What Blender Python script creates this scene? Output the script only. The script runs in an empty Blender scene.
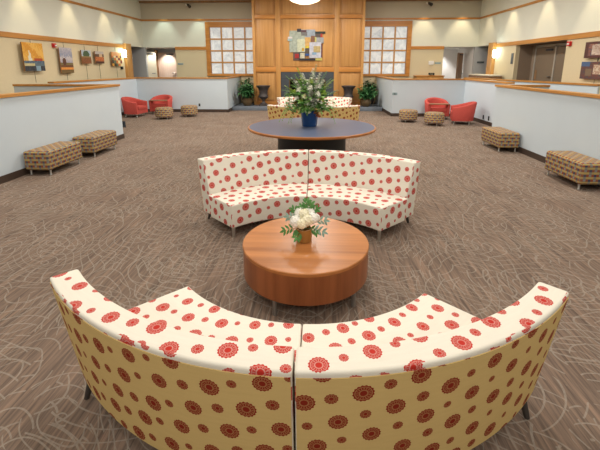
import bpy, bmesh, math, random
from mathutils import Vector, Matrix
PI = math.pi
sc = bpy.context.scene
COL = sc.collection
rnd = random.Random(7)

# ------------------------------------------------------------------ colours / materials
def lin(c):
    def f(v):
        v /= 255.0
        return v / 12.92 if v <= 0.04045 else ((v + 0.055) / 1.055) ** 2.4
    return (f(c[0]), f(c[1]), f(c[2]), 1.0)

class NT:
    """small helper round a material's node tree"""
    def __init__(self, name, rough=0.6, metal=0.0, spec=0.4):
        self.m = bpy.data.materials.new(name)
        self.m.use_nodes = True
        self.t = self.m.node_tree
        self.b = self.t.nodes['Principled BSDF']
        self.b.inputs['Roughness'].default_value = rough
        self.b.inputs['Metallic'].default_value = metal
        self.b.inputs['Specular IOR Level'].default_value = spec
    def n(self, typ, **kw):
        o = self.t.nodes.new(typ)
        for k, v in kw.items():
            setattr(o, k, v)
        return o
    def l(self, a, b):
        self.t.links.new(a, b)
    def put(self, sock, v):
        if hasattr(v, 'is_output'):
            self.l(v, sock)
        else:
            sock.default_value = v
    def math(self, op, a, b=0.0, c=None):
        o = self.n('ShaderNodeMath', operation=op)
        self.put(o.inputs[0], a)
        self.put(o.inputs[1], b)
        if c is not None:
            self.put(o.inputs[2], c)
        return o.outputs[0]
    def mix(self, fac, a, b, mode='MIX'):
        o = self.n('ShaderNodeMix', data_type='RGBA', blend_type=mode)
        self.put(o.inputs[0], fac)
        self.put(o.inputs[6], a)
        self.put(o.inputs[7], b)
        return o.outputs[2]
    def noise(self, vec, scale, detail=3.0, rough=0.5, dist=0.0):
        o = self.n('ShaderNodeTexNoise')
        if vec is not None:
            self.l(vec, o.inputs['Vector'])
        o.inputs['Scale'].default_value = scale
        o.inputs['Detail'].default_value = detail
        o.inputs['Roughness'].default_value = rough
        o.inputs['Distortion'].default_value = dist
        return o.outputs['Fac']
    def mapping(self, vec, scale=(1, 1, 1), rot=(0, 0, 0), loc=(0, 0, 0)):
        o = self.n('ShaderNodeMapping')
        self.l(vec, o.inputs['Vector'])
        o.inputs['Scale'].default_value = scale
        o.inputs['Rotation'].default_value = rot
        o.inputs['Location'].default_value = loc
        return o.outputs[0]
    def ramp(self, fac, stops):
        o = self.n('ShaderNodeValToRGB')
        self.l(fac, o.inputs[0])
        e = o.color_ramp.elements
        while len(e) < len(stops):
            e.new(0.5)
        for k, (p, c) in enumerate(stops):
            e[k].position = p
            e[k].color = c
        return o.outputs[0]
    def coord(self, kind='Object'):
        return self.n('ShaderNodeTexCoord').outputs[kind]
    def base(self, v):
        self.put(self.b.inputs['Base Color'], v)
        return self.m
    def bump(self, h, strength=0.2, dist=0.01):
        o = self.n('ShaderNodeBump')
        o.inputs['Strength'].default_value = strength
        o.inputs['Distance'].default_value = dist
        self.l(h, o.inputs['Height'])
        self.l(o.outputs[0], self.b.inputs['Normal'])

def plain(name, c, rough=0.6, metal=0.0, spec=0.4, var=0.06, scale=6.0):
    t = NT(name, rough, metal, spec)
    a = lin(c)
    d = tuple(x * (1 - var) for x in a[:3]) + (1,)
    u = tuple(min(1, x * (1 + var)) for x in a[:3]) + (1,)
    f = t.noise(t.coord(), scale, 4)
    return t.base(t.mix(f, d, u))

def emis(name, c, strength):
    t = NT(name)
    t.b.inputs['Base Color'].default_value = lin(c)
    t.b.inputs['Emission Color'].default_value = lin(c)
    t.b.inputs['Emission Strength'].default_value = strength
    return t.m

def wood(name, c1, c2, axis='Z', rough=0.4, scale=1.0, use_uv=False, spec=0.4, rotz=0.0):
    t = NT(name, rough, 0, spec)
    s = {'X': (0.7, 14, 14), 'Y': (14, 0.7, 14), 'Z': (14, 14, 0.7)}[axis]
    v = t.mapping(t.coord('UV' if use_uv else 'Object'), tuple(x * scale for x in s), (0, 0, rotz))
    f1 = t.noise(v, 1.0, 5, 0.6, 0.3)
    f2 = t.noise(v, 0.25, 2, 0.5, 0.2)
    f = t.math('ADD', t.math('MULTIPLY', f1, 0.6), t.math('MULTIPLY', f2, 0.4))
    return t.base(t.ramp(f, [(0.32, lin(c2)), (0.66, lin(c1))]))

def dots(name, cream, cream2, red, rough=0.85):
    """upholstery: lattice of scalloped medallions in three sizes, in metres of cloth (UV)"""
    t = NT(name, rough, 0, 0.15)
    uv = t.coord('UV')
    sep = t.n('ShaderNodeSeparateXYZ')
    t.l(uv, sep.inputs[0])
    u, v = sep.outputs[0], sep.outputs[1]
    ax, ay, bx, by = 0.152, -0.100, 0.238, 0.058
    det = ax * by - ay * bx
    S = t.math('DIVIDE', t.math('SUBTRACT', t.math('MULTIPLY', u, by), t.math('MULTIPLY', v, bx)), det)
    T = t.math('DIVIDE', t.math('SUBTRACT', t.math('MULTIPLY', v, ax), t.math('MULTIPLY', u, ay)), det)
    total = None
    for (os_, ot, r0, r1, n) in ((0, 0, .038, .045, 16), (0.06, 0.5, .017, .029, 12)):
        s = t.math('ADD', S, -os_)
        q = t.math('ADD', T, -ot)
        rs, rq = t.math('ROUND', s), t.math('ROUND', q)
        wn = t.n('ShaderNodeTexWhiteNoise', noise_dimensions='2D')
        cb = t.n('ShaderNodeCombineXYZ')
        t.l(rs, cb.inputs[0])
        t.l(rq, cb.inputs[1])
        t.l(cb.outputs[0], wn.inputs['Vector'])
        ws = t.n('ShaderNodeSeparateColor')
        t.l(wn.outputs['Color'], ws.inputs[0])
        ds, dq = t.math('SUBTRACT', s, rs), t.math('SUBTRACT', q, rq)
        jx = t.math('MULTIPLY', t.math('ADD', ws.outputs[0], -0.5), 0.022)
        jy = t.math('MULTIPLY', t.math('ADD', ws.outputs[1], -0.5), 0.022)
        lx = t.math('ADD', t.math('ADD', t.math('MULTIPLY', ds, ax), t.math('MULTIPLY', dq, bx)), jx)
        ly = t.math('ADD', t.math('ADD', t.math('MULTIPLY', ds, ay), t.math('MULTIPLY', dq, by)), jy)
        rad = t.math('SQRT', t.math('ADD', t.math('MULTIPLY', lx, lx), t.math('MULTIPLY', ly, ly)))
        th = t.math('ARCTAN2', ly, lx)
        R = t.math('ADD', t.math('MULTIPLY', wn.outputs['Value'], r1 - r0), r0)
        k = t.math('DIVIDE', rad, R)
        sca = t.math('MULTIPLY', t.math('COSINE', t.math('MULTIPLY', th, float(n))), 0.05)
        edge = t.math('ADD', k, sca)
        inside = t.math('LESS_THAN', edge, 1.0)
        # two thin cream rings, petals between them
        ring1 = t.math('LESS_THAN', t.math('ABSOLUTE', t.math('ADD', k, -0.80)), 0.045)
        ring2 = t.math('LESS_THAN', t.math('ABSOLUTE', t.math('ADD', k, -0.40)), 0.06)
        pet = t.math('MULTIPLY',
                     t.math('GREATER_THAN', t.math('COSINE', t.math('MULTIPLY', th, float(n))), 0.45),
                     t.math('LESS_THAN', t.math('ABSOLUTE', t.math('ADD', k, -0.61)), 0.11))
        hole = t.math('MULTIPLY', t.math('MAXIMUM', t.math('MAXIMUM', ring1, ring2), pet), 0.34)
        m = t.math('MULTIPLY', inside, t.math('SUBTRACT', 1.0, hole))
        total = m if total is None else t.math('MAXIMUM', total, m)
    weave = t.noise(t.mapping(uv, (120, 500, 1)), 1.0, 3)
    slub = t.noise(t.mapping(uv, (8, 60, 1)), 1.0, 3)
    cl = t.mix(t.math('ADD', t.math('MULTIPLY', weave, .5), t.math('MULTIPLY', slub, .5)), lin(cream2), lin(cream))
    return t.base(t.mix(total, cl, lin(red)))

def blocks(name):
    """bench cloth: gold bars between rows of small navy, brick and grey blocks"""
    t = NT(name, 0.85, 0, 0.15)
    uv = t.coord('UV')
    sep = t.n('ShaderNodeSeparateXYZ')
    t.l(uv, sep.inputs[0])
    u = t.math('DIVIDE', sep.outputs[0], 0.040)
    v = t.math('DIVIDE', sep.outputs[1], 0.040)
    cu, cv = t.math('FLOOR', u), t.math('FLOOR', v)
    odd = t.math('GREATER_THAN', t.math('FRACT', t.math('MULTIPLY', cv, 0.5)), 0.25)
    ph = t.math('FRACT', t.math('DIVIDE', t.math('ADD', cu, t.math('MULTIPLY', t.math('FLOOR', t.math('MULTIPLY', cv, 0.5)), 2.0)), 4.0))
    wn = t.n('ShaderNodeTexWhiteNoise', noise_dimensions='2D')
    cb = t.n('ShaderNodeCombineXYZ')
    t.l(cu, cb.inputs[0])
    t.l(cv, cb.inputs[1])
    t.l(cb.outputs[0], wn.inputs['Vector'])
    def const(stops):
        return stops
    o = t.n('ShaderNodeValToRGB')
    o.color_ramp.interpolation = 'CONSTANT'
    e = o.color_ramp.elements
    cs = [(0.0, (150, 72, 50)), (0.2, (62, 66, 90)), (0.45, (150, 72, 50)), (0.7, (134, 136, 138))]
    while len(e) < 4:
        e.new(0.5)
    for k, (p, c) in enumerate(cs):
        e[k].position = p
        e[k].color = lin(c)
    t.l(ph, o.inputs[0])
    o2 = t.n('ShaderNodeValToRGB')
    o2.color_ramp.interpolation = 'CONSTANT'
    e = o2.color_ramp.elements
    e[0].position = 0
    e[0].color = lin((184, 158, 94))
    e[1].position = 0.74
    e[1].color = lin((134, 132, 122))
    t.l(ph, o2.inputs[0])
    c = t.mix(odd, o.outputs[0], o2.outputs[0])
    c = t.mix(t.math('MULTIPLY', wn.outputs['Value'], 0.3), c, lin((122, 118, 104)))
    # dark weave line between rows
    fr = t.math('FRACT', v)
    line = t.math('LESS_THAN', fr, 0.14)
    c = t.mix(t.math('MULTIPLY', line, 0.5), c, lin((92, 80, 58)))
    return t.base(c)

def carpet():
    t = NT('carpet_weave', 0.95, 0, 0.05)
    P = t.coord('Object')
    st = t.noise(t.mapping(P, (46, 2.0, 1), (0, 0, 0.05)), 1.0, 4, 0.65, 0.35)
    fine = t.noise(P, 160, 2)
    patch = t.noise(P, 1.1, 3)
    c = t.ramp(st, [(0.32, lin((84, 71, 63))), (0.50, lin((120, 102, 89))), (0.68, lin((154, 127, 108)))])
    c = t.mix(t.math('MULTIPLY', fine, 0.35), c, lin((100, 90, 84)))
    c = t.mix(t.math('MULTIPLY', patch, 0.25), c, lin((136, 120, 104)))
    # looping scribble: broken rings round random centres, three layers
    tot = None
    for k, (scale, freq, wdt, off) in enumerate(((0.85, 9.5, .055, 0), (1.05, 8.0, .055, 13.7), (1.25, 6.5, .048, 31.1), (0.65, 12.0, .052, 57.0), (0.75, 10.0, .05, 81.0))):
        vd = t.n('ShaderNodeTexNoise')
        t.l(P, vd.inputs['Vector'])
        vd.inputs['Scale'].default_value = 0.7 + 0.15 * k
        vd.inputs['Detail'].default_value = 1.0
        add = t.n('ShaderNodeVectorMath', operation='MULTIPLY_ADD')
        t.l(vd.outputs['Color'], add.inputs[0])
        add.inputs[1].default_value = (.5, .5, 0)
        t.l(t.mapping(P, (1, 1, 1), (0, 0, 0.5 * k), (off, off * .7, 0)), add.inputs[2])
        vo = t.n('ShaderNodeTexVoronoi', voronoi_dimensions='2D', feature='F1')
        t.l(t.mapping(add.outputs[0], (1, 1.55, 1), (0, 0, 0.4)), vo.inputs['Vector'])
        vo.inputs['Scale'].default_value = scale
        d = vo.outputs['Distance']
        sp = t.n('ShaderNodeSeparateColor')
        t.l(vo.outputs['Color'], sp.inputs[0])
        f = t.math('FRACT', t.math('ADD', t.math('MULTIPLY', d, freq), sp.outputs[0]))
        ln = t.math('LESS_THAN', t.math('ABSOLUTE', t.math('ADD', f, -0.5)), wdt)
        gate = t.math('GREATER_THAN', t.noise(t.mapping(P, (1, 1, 1), (0, 0, 0), (off + 5, 0, 0)), 0.9 + .3 * k, 1), 0.49)
        m = t.math('MULTIPLY', ln, gate)
        tot = m if tot is None else t.math('MAXIMUM', tot, m)
    brk = t.noise(P, 38, 2)
    tot = t.math('MULTIPLY', tot, t.math('ADD', t.math('MULTIPLY', brk, 0.8), 0.22))
    c = t.mix(t.math('MULTIPLY', tot, .82), c, lin((158, 149, 136)))
    t.bump(fine, 0.25, 0.004)
    return t.base(c)

def frosted():
    t = NT('frosted_pane', 0.55, 0, 0.3)
    P = t.coord('Object')
    f = t.noise(P, 2.2, 6, 0.7, 1.2)
    c = t.ramp(f, [(0.30, lin((176, 182, 186))), (0.55, lin((212, 216, 216))), (0.75, lin((230, 232, 228)))])
    t.l(c, t.b.inputs['Emission Color'])
    t.b.inputs['Emission Strength'].default_value = 0.42
    return t.base(c)

def slate(name, c1, c2, tile=0.0):
    t = NT(name, 0.45, 0, 0.4)
    P = t.coord('Object')
    f = t.noise(P, 5, 5, 0.6)
    c = t.mix(f, lin(c1), lin(c2))
    if tile:
        br = t.n('ShaderNodeTexBrick')
        t.l(t.mapping(P, (1, 1, 1), (PI / 2, 0, 0)), br.inputs['Vector'])
        br.offset = 0
        br.inputs['Scale'].default_value = 1
        br.inputs['Brick Width'].default_value = tile
        br.inputs['Row Height'].default_value = tile
        br.inputs['Mortar Size'].default_value = 0.006
        c = t.mix(br.outputs['Fac'], c, lin((28, 30, 32)))
    return t.base(c)

def painted(name):
    t = NT(name, 0.6, 0, 0.3)
    a = t.n('ShaderNodeVertexColor')
    a.layer_name = 'paint'
    f = t.noise(t.coord(), 14, 4)
    return t.base(t.mix(t.math('MULTIPLY', f, 0.18), a.outputs[0], lin((120, 100, 80))))

M = {}
M['dots'] = dots('medallion_cloth', (241, 236, 222), (219, 213, 197), (190, 50, 40))
M['dots_tan'] = dots('medallion_cloth_tan', (220, 192, 130), (200, 170, 108), (134, 40, 24))
M['blocks'] = blocks('block_cloth')
M['carpet'] = carpet()
M['frost'] = frosted()
M['half'] = plain('half_wall_paint', (200, 212, 220), 0.75, var=.03, scale=2)
M['upper'] = plain('cream_wall_paint', (222, 224, 210), 0.8, var=.03, scale=2)
M['top'] = plain('taupe_shaded_wall', (192, 184, 164), 0.8, var=.03, scale=2)  # dimmer light above the far wall's upper trim, put into the wall colour
M['tan'] = plain('tan_wallcovering', (212, 198, 164), 0.8, var=.06, scale=30)
M['grey'] = plain('grey_wall_paint', (176, 176, 176), 0.8, var=.03, scale=2)
M['taupe'] = plain('recess_taupe', (142, 124, 106), 0.8, var=.03, scale=2)
M['white'] = plain('white_paint', (232, 230, 226), 0.7, var=.02)
M['ceil'] = plain('ceiling_paint', (226, 222, 214), 0.9, var=.02)
M['base'] = plain('baseboard_vinyl', (70, 56, 48), 0.5, var=.12, scale=12)
M['oakH'] = wood('oak_along', (198, 142, 74), (168, 112, 50), 'Y')
M['oakX'] = wood('oak_across', (202, 140, 68), (172, 110, 46), 'X')
M['oakZ'] = wood('oak_upright', (202, 154, 92), (178, 126, 68), 'Z')
M['oakP'] = wood('oak_panel', (196, 148, 88), (168, 118, 62), 'Z', scale=.8)
M['cherryT'] = wood('cherry_top', (204, 136, 78), (148, 90, 46), 'X', 0.33, 0.62, spec=.35, rotz=-.35)
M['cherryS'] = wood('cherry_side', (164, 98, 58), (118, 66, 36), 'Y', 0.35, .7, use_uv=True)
M['steel'] = plain('brushed_steel', (196, 194, 188), 0.3, 0.9, var=.03)
M['pewter'] = plain('pewter_leg', (150, 146, 140), 0.4, 0.7, var=.03)
M['darkleg'] = plain('dark_metal', (86, 82, 78), 0.4, 0.6, var=.05)
M['bluetop'] = plain('slate_blue_laminate', (98, 108, 132), 0.36, 0, 0.4, var=.07, scale=20)
M['black'] = plain('black_base', (36, 36, 36), 0.5, var=.1)
M['red'] = plain('red_cloth', (184, 80, 72), 0.85, 0, .15, var=.10, scale=30)
M['bluepot'] = plain('cobalt_glaze', (34, 74, 128), 0.25, 0, .5, var=.2, scale=8)
M['gold'] = plain('gold_vase', (168, 124, 66), 0.4, 0.3, var=.12, scale=10)
M['bronze'] = plain('bronze_pot', (96, 78, 52), 0.4, 0.3, var=.2, scale=9)
M['darkpot'] = plain('dark_pot', (54, 46, 40), 0.5, 0.1, var=.2, scale=9)
M['iron'] = plain('cast_iron', (74, 68, 66), 0.5, 0.3, var=.15, scale=12)
M['soil'] = plain('soil', (52, 38, 28), 0.95, var=.3, scale=40)
M['leaf'] = plain('green_leaf', (80, 130, 62), 0.5, 0, .3, var=.4, scale=14)
M['fern'] = plain('fern_green', (128, 172, 88), 0.55, 0, .3, var=.4, scale=18)
M['deep'] = plain('deep_green_leaf', (62, 112, 64), 0.45, 0, .4, var=.4, scale=12)
M['sage'] = plain('eucalyptus_leaf', (142, 168, 152), 0.6, 0, .3, var=.2, scale=14)
M['lime'] = plain('lime_bloom', (184, 204, 104), 0.6, 0, .2, var=.15, scale=18)
M['petal'] = plain('white_petal', (248, 246, 236), 0.6, 0, .2, var=.04, scale=30)
M['cream'] = plain('cream_petal', (248, 242, 212), 0.6, 0, .2, var=.06, scale=30)
M['rust'] = plain('rust_bloom', (164, 94, 48), 0.6, 0, .2, var=.2, scale=18)
M['slate'] = slate('slate_hearth', (124, 132, 142), (94, 102, 112))
M['tile'] = slate('slate_tile', (72, 78, 84), (54, 60, 66), 0.42)
M['soot'] = plain('firebox_soot', (22, 20, 18), 0.9, var=.2)
M['paint'] = painted('canvas_paint')
M['edge'] = plain('canvas_edge', (150, 108, 70), 0.7)
M['alarm'] = plain('alarm_red', (190, 28, 30), 0.4)
M['lens'] = plain('clear_lens', (228, 228, 224), 0.3)
M['plaque'] = plain('grey_plaque', (138, 160, 166), 0.5, var=.08)
M['dplaque'] = plain('dark_plaque', (84, 90, 94), 0.5, var=.08)
M['doorcream'] = plain('cream_door', (234, 226, 204), 0.5, var=.02)
M['doorbrown'] = wood('brown_door', (158, 122, 88), (132, 98, 68), 'Z')
M['doorpink'] = wood('pale_door', (232, 212, 196), (216, 190, 172), 'Z')
M['doortaupe'] = plain('taupe_door', (128, 112, 94), 0.5, var=.05)
M['frame'] = plain('grey_metal_frame', (176, 170, 160), 0.4, 0.2)
M['outlet'] = plain('dark_outlet', (54, 58, 66), 0.5)
M['bowl'] = emis('lamp_bowl_glass', (255, 240, 206), 2.2)
M['rim'] = plain('bronze_rim', (110, 84, 52), 0.4, 0.6)
M['sconce'] = emis('sconce_glass', (244, 255, 240), 9.0)

# ------------------------------------------------------------------ mesh building
class MB:
    def __init__(self):
        self.bm = bmesh.new()
        self.uv = self.bm.loops.layers.uv.new('UVMap')
        self.mats = []
    def mi(self, m):
        if m not in self.mats:
            self.mats.append(m)
        return self.mats.index(m)
    def face(self, cos, uvs=None, m=None):
        vs = [self.bm.verts.new(c) for c in cos]
        f = self.bm.faces.new(vs)
        if uvs:
            for lp, w in zip(f.loops, uvs):
                lp[self.uv].uv = w
        if m:
            f.material_index = self.mi(m)
        return f
    def box(self, x0, x1, y0, y1, z0, z1, m=None):
        bm = self.bm
        v = [bm.verts.new((x, y, z)) for z in (z0, z1) for y in (y0, y1) for x in (x0, x1)]
        out = []
        for q, pl in (((0, 2, 3, 1), 'xy'), ((4, 5, 7, 6), 'xy'), ((0, 1, 5, 4), 'xz'), ((2, 6, 7, 3), 'xz'), ((0, 4, 6, 2), 'yz'), ((1, 3, 7, 5), 'yz')):
            f = bm.faces.new([v[i] for i in q])
            for lp in f.loops:
                c = lp.vert.co
                lp[self.uv].uv = {'xy': (c.x, c.y), 'xz': (c.x, c.z), 'yz': (c.y, c.z)}[pl]
            if m:
                f.material_index = self.mi(m)
            out.append(f)
        return out
    def prism(self, poly, z0, z1, m=None):
        bm = self.bm
        a = [bm.verts.new((x, y, z0)) for x, y in poly]
        b = [bm.verts.new((x, y, z1)) for x, y in poly]
        fs = [bm.faces.new(a[::-1]), bm.faces.new(b)]
        n = len(poly)
        for i in range(n):
            fs.append(bm.faces.new((a[i], a[(i + 1) % n], b[(i + 1) % n], b[i])))
        if m:
            for f in fs:
                f.material_index = self.mi(m)
        return fs
    def lathe(self, prof, n=32, c=(0, 0, 0), m=None, smooth=True, urad=None):
        """prof: list of (r, z) from bottom to top; r=0 closes with a point"""
        bm = self.bm
        rows = []
        for r, z in prof:
            if r <= 1e-6:
                rows.append([bm.verts.new((c[0], c[1], c[2] + z))])
            else:
                rows.append([bm.verts.new((c[0] + r * math.cos(2 * PI * i / n), c[1] + r * math.sin(2 * PI * i / n), c[2] + z)) for i in range(n)])
        dist = [0]
        for k in range(1, len(prof)):
            dist.append(dist[-1] + math.hypot(prof[k][0] - prof[k - 1][0], prof[k][1] - prof[k - 1][1]))
        for k in range(len(rows) - 1):
            A, B = rows[k], rows[k + 1]
            for i in range(n):
                j = (i + 1) % n
                if len(A) == 1 and len(B) == 1:
                    continue
                if len(A) == 1:
                    q = (A[0], B[j], B[i])
                elif len(B) == 1:
                    q = (A[i], A[j], B[0])
                else:
                    q = (A[i], A[j], B[j], B[i])
                f = bm.faces.new(q)
                f.smooth = smooth
                if m:
                    f.material_index = self.mi(m)
                rr = urad or max(p[0] for p in prof)
                for lp in f.loops:
                    vv = lp.vert
                    kk = k if (vv in A) else k + 1
                    if len(q) == 3 and ((len(A) == 1 and vv is A[0]) or (len(B) == 1 and vv is B[0])):
                        ii = i + .5
                    else:
                        ii = i if (vv is A[i % len(A)] or vv is B[i % len(B)]) else i + 1
                    flat = abs(prof[k][1] - prof[k + 1][1]) < 0.02 and abs(prof[k][0] - prof[k + 1][0]) > 0.05
                    if flat:
                        lp[self.uv].uv = (vv.co.x, vv.co.y)
                    else:
                        lp[self.uv].uv = (2 * PI * rr * ii / n, dist[kk])
        return rows
    def tube(self, p0, p1, r0, r1=None, n=12, m=None):
        r1 = r0 if r1 is None else r1
        p0, p1 = Vector(p0), Vector(p1)
        d = (p1 - p0).normalized()
        a = d.orthogonal().normalized()
        b = d.cross(a)
        bm = self.bm
        A = [bm.verts.new(p0 + (a * math.cos(2 * PI * i / n) + b * math.sin(2 * PI * i / n)) * r0) for i in range(n)]
        B = [bm.verts.new(p1 + (a * math.cos(2 * PI * i / n) + b * math.sin(2 * PI * i / n)) * r1) for i in range(n)]
        fs = [bm.faces.new(A[::-1]), bm.faces.new(B)]
        for i in range(n):
            f = bm.faces.new((A[i], A[(i + 1) % n], B[(i + 1) % n], B[i]))
            f.smooth = True
            fs.append(f)
        if m:
            for f in fs:
                f.material_index = self.mi(m)
    def ball(self, c, r, sub=2, m=None, sq=(1, 1, 1)):
        mat = Matrix.Translation(c) @ Matrix.Diagonal((r * sq[0], r * sq[1], r * sq[2], 1))
        g = bmesh.ops.create_icosphere(self.bm, subdivisions=sub, radius=1, matrix=mat)
        for v in g['verts']:
            for f in v.link_faces:
                f.smooth = True
                if m:
                    f.material_index = self.mi(m)
    def leaf(self, base, d, up, L, W, bend=0.25, m=None):
        base, d, up = Vector(base), Vector(d).normalized(), Vector(up)
        s = d.cross(up)
        if s.length < 1e-4:
            s = d.orthogonal()
        s.normalize()
        nrm = s.cross(d).normalized()
        bm = self.bm
        pts = []
        for t, w in ((0, .04), (.3, .8), (.55, 1.0), (.8, .6), (1, 0)):
            c = base + d * (L * t) - nrm * (bend * L * t * t)
            if w == 0:
                pts.append((bm.verts.new(c),))
            else:
                pts.append((bm.verts.new(c - s * W * w * .5 + nrm * W * .12 * w), bm.verts.new(c), bm.verts.new(c + s * W * w * .5 + nrm * W * .12 * w)))
        for a, b in zip(pts[:-1], pts[1:]):
            if len(b) == 3:
                q = ((a[0], a[1], b[1], b[0]), (a[1], a[2], b[2], b[1]))
            else:
                q = ((a[0], a[1], b[0]), (a[1], a[2], b[0]))
            for x in q:
                f = bm.faces.new(x)
                f.smooth = True
                if m:
                    f.material_index = self.mi(m)
    def bevel(self, w, seg=2, ang=40):
        bm = self.bm
        bmesh.ops.recalc_face_normals(bm, faces=bm.faces)
        es = [e for e in bm.edges if len(e.link_faces) == 2 and e.calc_face_angle(0) > math.radians(ang)]
        bmesh.ops.bevel(bm, geom=es, offset=w, segments=seg, profile=0.6, affect='EDGES', clamp_overlap=True)
        for f in bm.faces:
            f.smooth = True
        return self
    def build(self, name, m=None, parent=None, sharp=40, weld=False):
        bm = self.bm
        if weld:
            bmesh.ops.remove_doubles(bm, verts=bm.verts, dist=1e-5)
        bmesh.ops.recalc_face_normals(bm, faces=bm.faces)
        for e in bm.edges:
            if len(e.link_faces) == 2 and e.calc_face_angle(0) > math.radians(sharp):
                e.smooth = False
        me = bpy.data.meshes.new(name)
        bm.to_mesh(me)
        bm.free()
        ms = self.mats if self.mats else [m]
        for x in ms:
            me.materials.append(x)
        o = bpy.data.objects.new(name, me)
        COL.objects.link(o)
        if parent:
            o.parent = parent
        return o

def tag(o, label=None, cat=None, group=None, kind=None):
    if label:
        o['label'] = label
    if cat:
        o['category'] = cat
    if group:
        o['group'] = group
    if kind:
        o['kind'] = kind
    return o

def thing(name, label, cat, loc=(0, 0, 0), rz=0.0, group=None):
    o = bpy.data.objects.new(name, None)
    o.empty_display_size = 0.1
    COL.objects.link(o)
    o.location = loc
    o.rotation_euler = (0, 0, rz)
    return tag(o, label, cat, group)

def copy_tree(o, parent=None):
    c = o.copy()
    COL.objects.link(c)
    if parent:
        c.parent = parent
    for ch in list(o.children):
        copy_tree(ch, c)
    return c

def clone(o, label, loc, rz, group=None):
    c = copy_tree(o)
    c.location = loc
    c.rotation_euler = (0, 0, rz)
    c['label'] = label
    if group:
        c['group'] = group
    return c

def struct(name, mb, m, label, cat, sharp=40):
    return tag(mb.build(name, m, sharp=sharp), label, cat, kind='structure')

def sbox(name, b, m, label, cat, parent=None):
    q = MB()
    q.box(*b)
    if parent:
        return q.build(name, m, parent)
    return struct(name, q, m, label, cat)

# ------------------------------------------------------------------ room shell
CZ = 5.13        # ceiling
XL, XR, YF = -8.85, 7.75, 19.2
BAND0, BAND1 = 2.80, 2.945
TR0, TR1 = 4.19, 4.27

sbox('floor', (-13, 13, -4, 23, -0.1, 0), M['carpet'], 'brown mauve carpet with pale looping scribble pattern', 'floor')
sbox('ceiling', (-13, 13, -4, 23, CZ, CZ + .15), M['ceil'], 'plain pale ceiling over the whole lobby', 'ceiling')

def wall_pieces(name, boxes, label):
    q = MB()
    for b, m in boxes:
        q.box(*b, m)
    return struct(name, q, None, label, 'wall')

# left outer wall (with the pictures), opening past the post
wall_pieces('wall_left', [
    ((XL - .15, XL, -4, 17.15, 0, BAND0 + .08), M['tan']),
    ((XL - .15, XL, -4, 17.15, BAND0 + .08, CZ), M['upper']),
    ((XL - .15, XL, 17.15, YF + .15, 2.92, CZ), M['upper'])], 'tall left wall, tan below an oak band and cream above')
wall_pieces('wall_right', [
    ((XR, XR + .15, -4, 12.45, 0, BAND0 + .08), M['tan']),
    ((XR, XR + .15, 15.5, 17.2, 0, BAND0 + .08), M['tan']),
    ((XR, XR + .15, 12.45, 15.5, BAND0, BAND0 + .08), M['tan']),
    ((XR, XR + .15, -4, 17.2, BAND0 + .08, CZ), M['upper']),
    ((XR, XR + .15, 17.2, YF + .15, 2.92, CZ), M['upper'])], 'tall right wall, tan below an oak band and cream above')
# far wall: openings for two corridors and two windows
WZ0, WZ1 = 1.50, 4.13
WLX, WRX = -5.62, 4.535
wall_pieces('wall_far', [
    ((XL - 2.6, -8.79, YF, YF + .15, 0, 2.92), M['grey']),
    ((XL - .15, -7.23, YF, YF + .15, 2.92, TR0), M['upper']),
    ((-7.23, WLX, YF, YF + .15, 0, BAND0 + .08), M['tan']),
    ((-7.23, WLX, YF, YF + .15, BAND0 + .08, TR0), M['upper']),
    ((WLX, WRX, YF, YF + .15, 0, WZ0), M['tan']),
    ((-3.05, 2.0, YF, YF + .15, WZ0, WZ1), M['upper']),
    ((WLX, WRX, YF, YF + .15, WZ1, TR0), M['upper']),
    ((WRX, 6.15, YF, YF + .15, 0, BAND0 + .08), M['tan']),
    ((WRX, 6.15, YF, YF + .15, BAND0 + .08, TR0), M['upper']),
    ((6.15, XR + .15, YF, YF + .15, 2.92, TR0), M['upper']),
    ((7.65, XR + 2.6, YF, YF + .15, 0, 2.92), M['grey']),
    ((XL - .15, XR + .15, YF, YF + .15, TR0, CZ), M['top'])], 'far end wall with tan panels, two windows and corridor openings')
# corridors beyond the far wall, recess side walls
wall_pieces('wall_corridor_left', [
    ((-10.2, -7.0, 21.4, 21.5, 0, 2.92), M['white']),
    ((-10.2, -10.1, YF + .15, 21.4, 0, 2.92), M['white']),
    ((-7.23, -7.11, YF + .15, 21.4, 0, 2.92), M['white']),
    ((-10.2, -7.0, YF + .15, 21.5, 2.92, 3.0), M['white'])], 'white corridor walls beyond the left far opening')
wall_pieces('wall_corridor_right', [
    ((6.0, 7.9, 21.4, 21.5, 0, 2.92), M['white']),
    ((6.03, 6.15, YF + .15, 21.4, 0, 2.92), M['white']),
    ((7.65, 7.77, YF + .15, 21.4, 0, 2.92), M['white']),
    ((6.0, 7.9, YF + .15, 21.5, 2.92, 3.0), M['white'])], 'white corridor walls beyond the right far opening')
wall_pieces('wall_recess_left', [
    ((XL - 2.6, XL - .15, 17.0, 17.15, 0, 2.92), M['grey']),
    ((XL - 2.6, XL - 2.45, 17.15, YF, 0, 2.92), M['grey']),
    ((XL - 2.6, XL - .15, 17.0, YF, 2.92, 3.0), M['grey'])], 'grey walls of the opening behind the left oak post')
wall_pieces('wall_recess_right', [
    ((XR + .15, XR + 2.6, 17.05, 17.2, 0, 2.92), M['grey']),
    ((XR + 2.45, XR + 2.6, 17.2, YF, 0, 2.92), M['grey']),
    ((XR + .15, XR + 2.6, 17.05, YF, 2.92, 3.0), M['grey'])], 'grey walls of the opening behind the right oak post')
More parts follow.
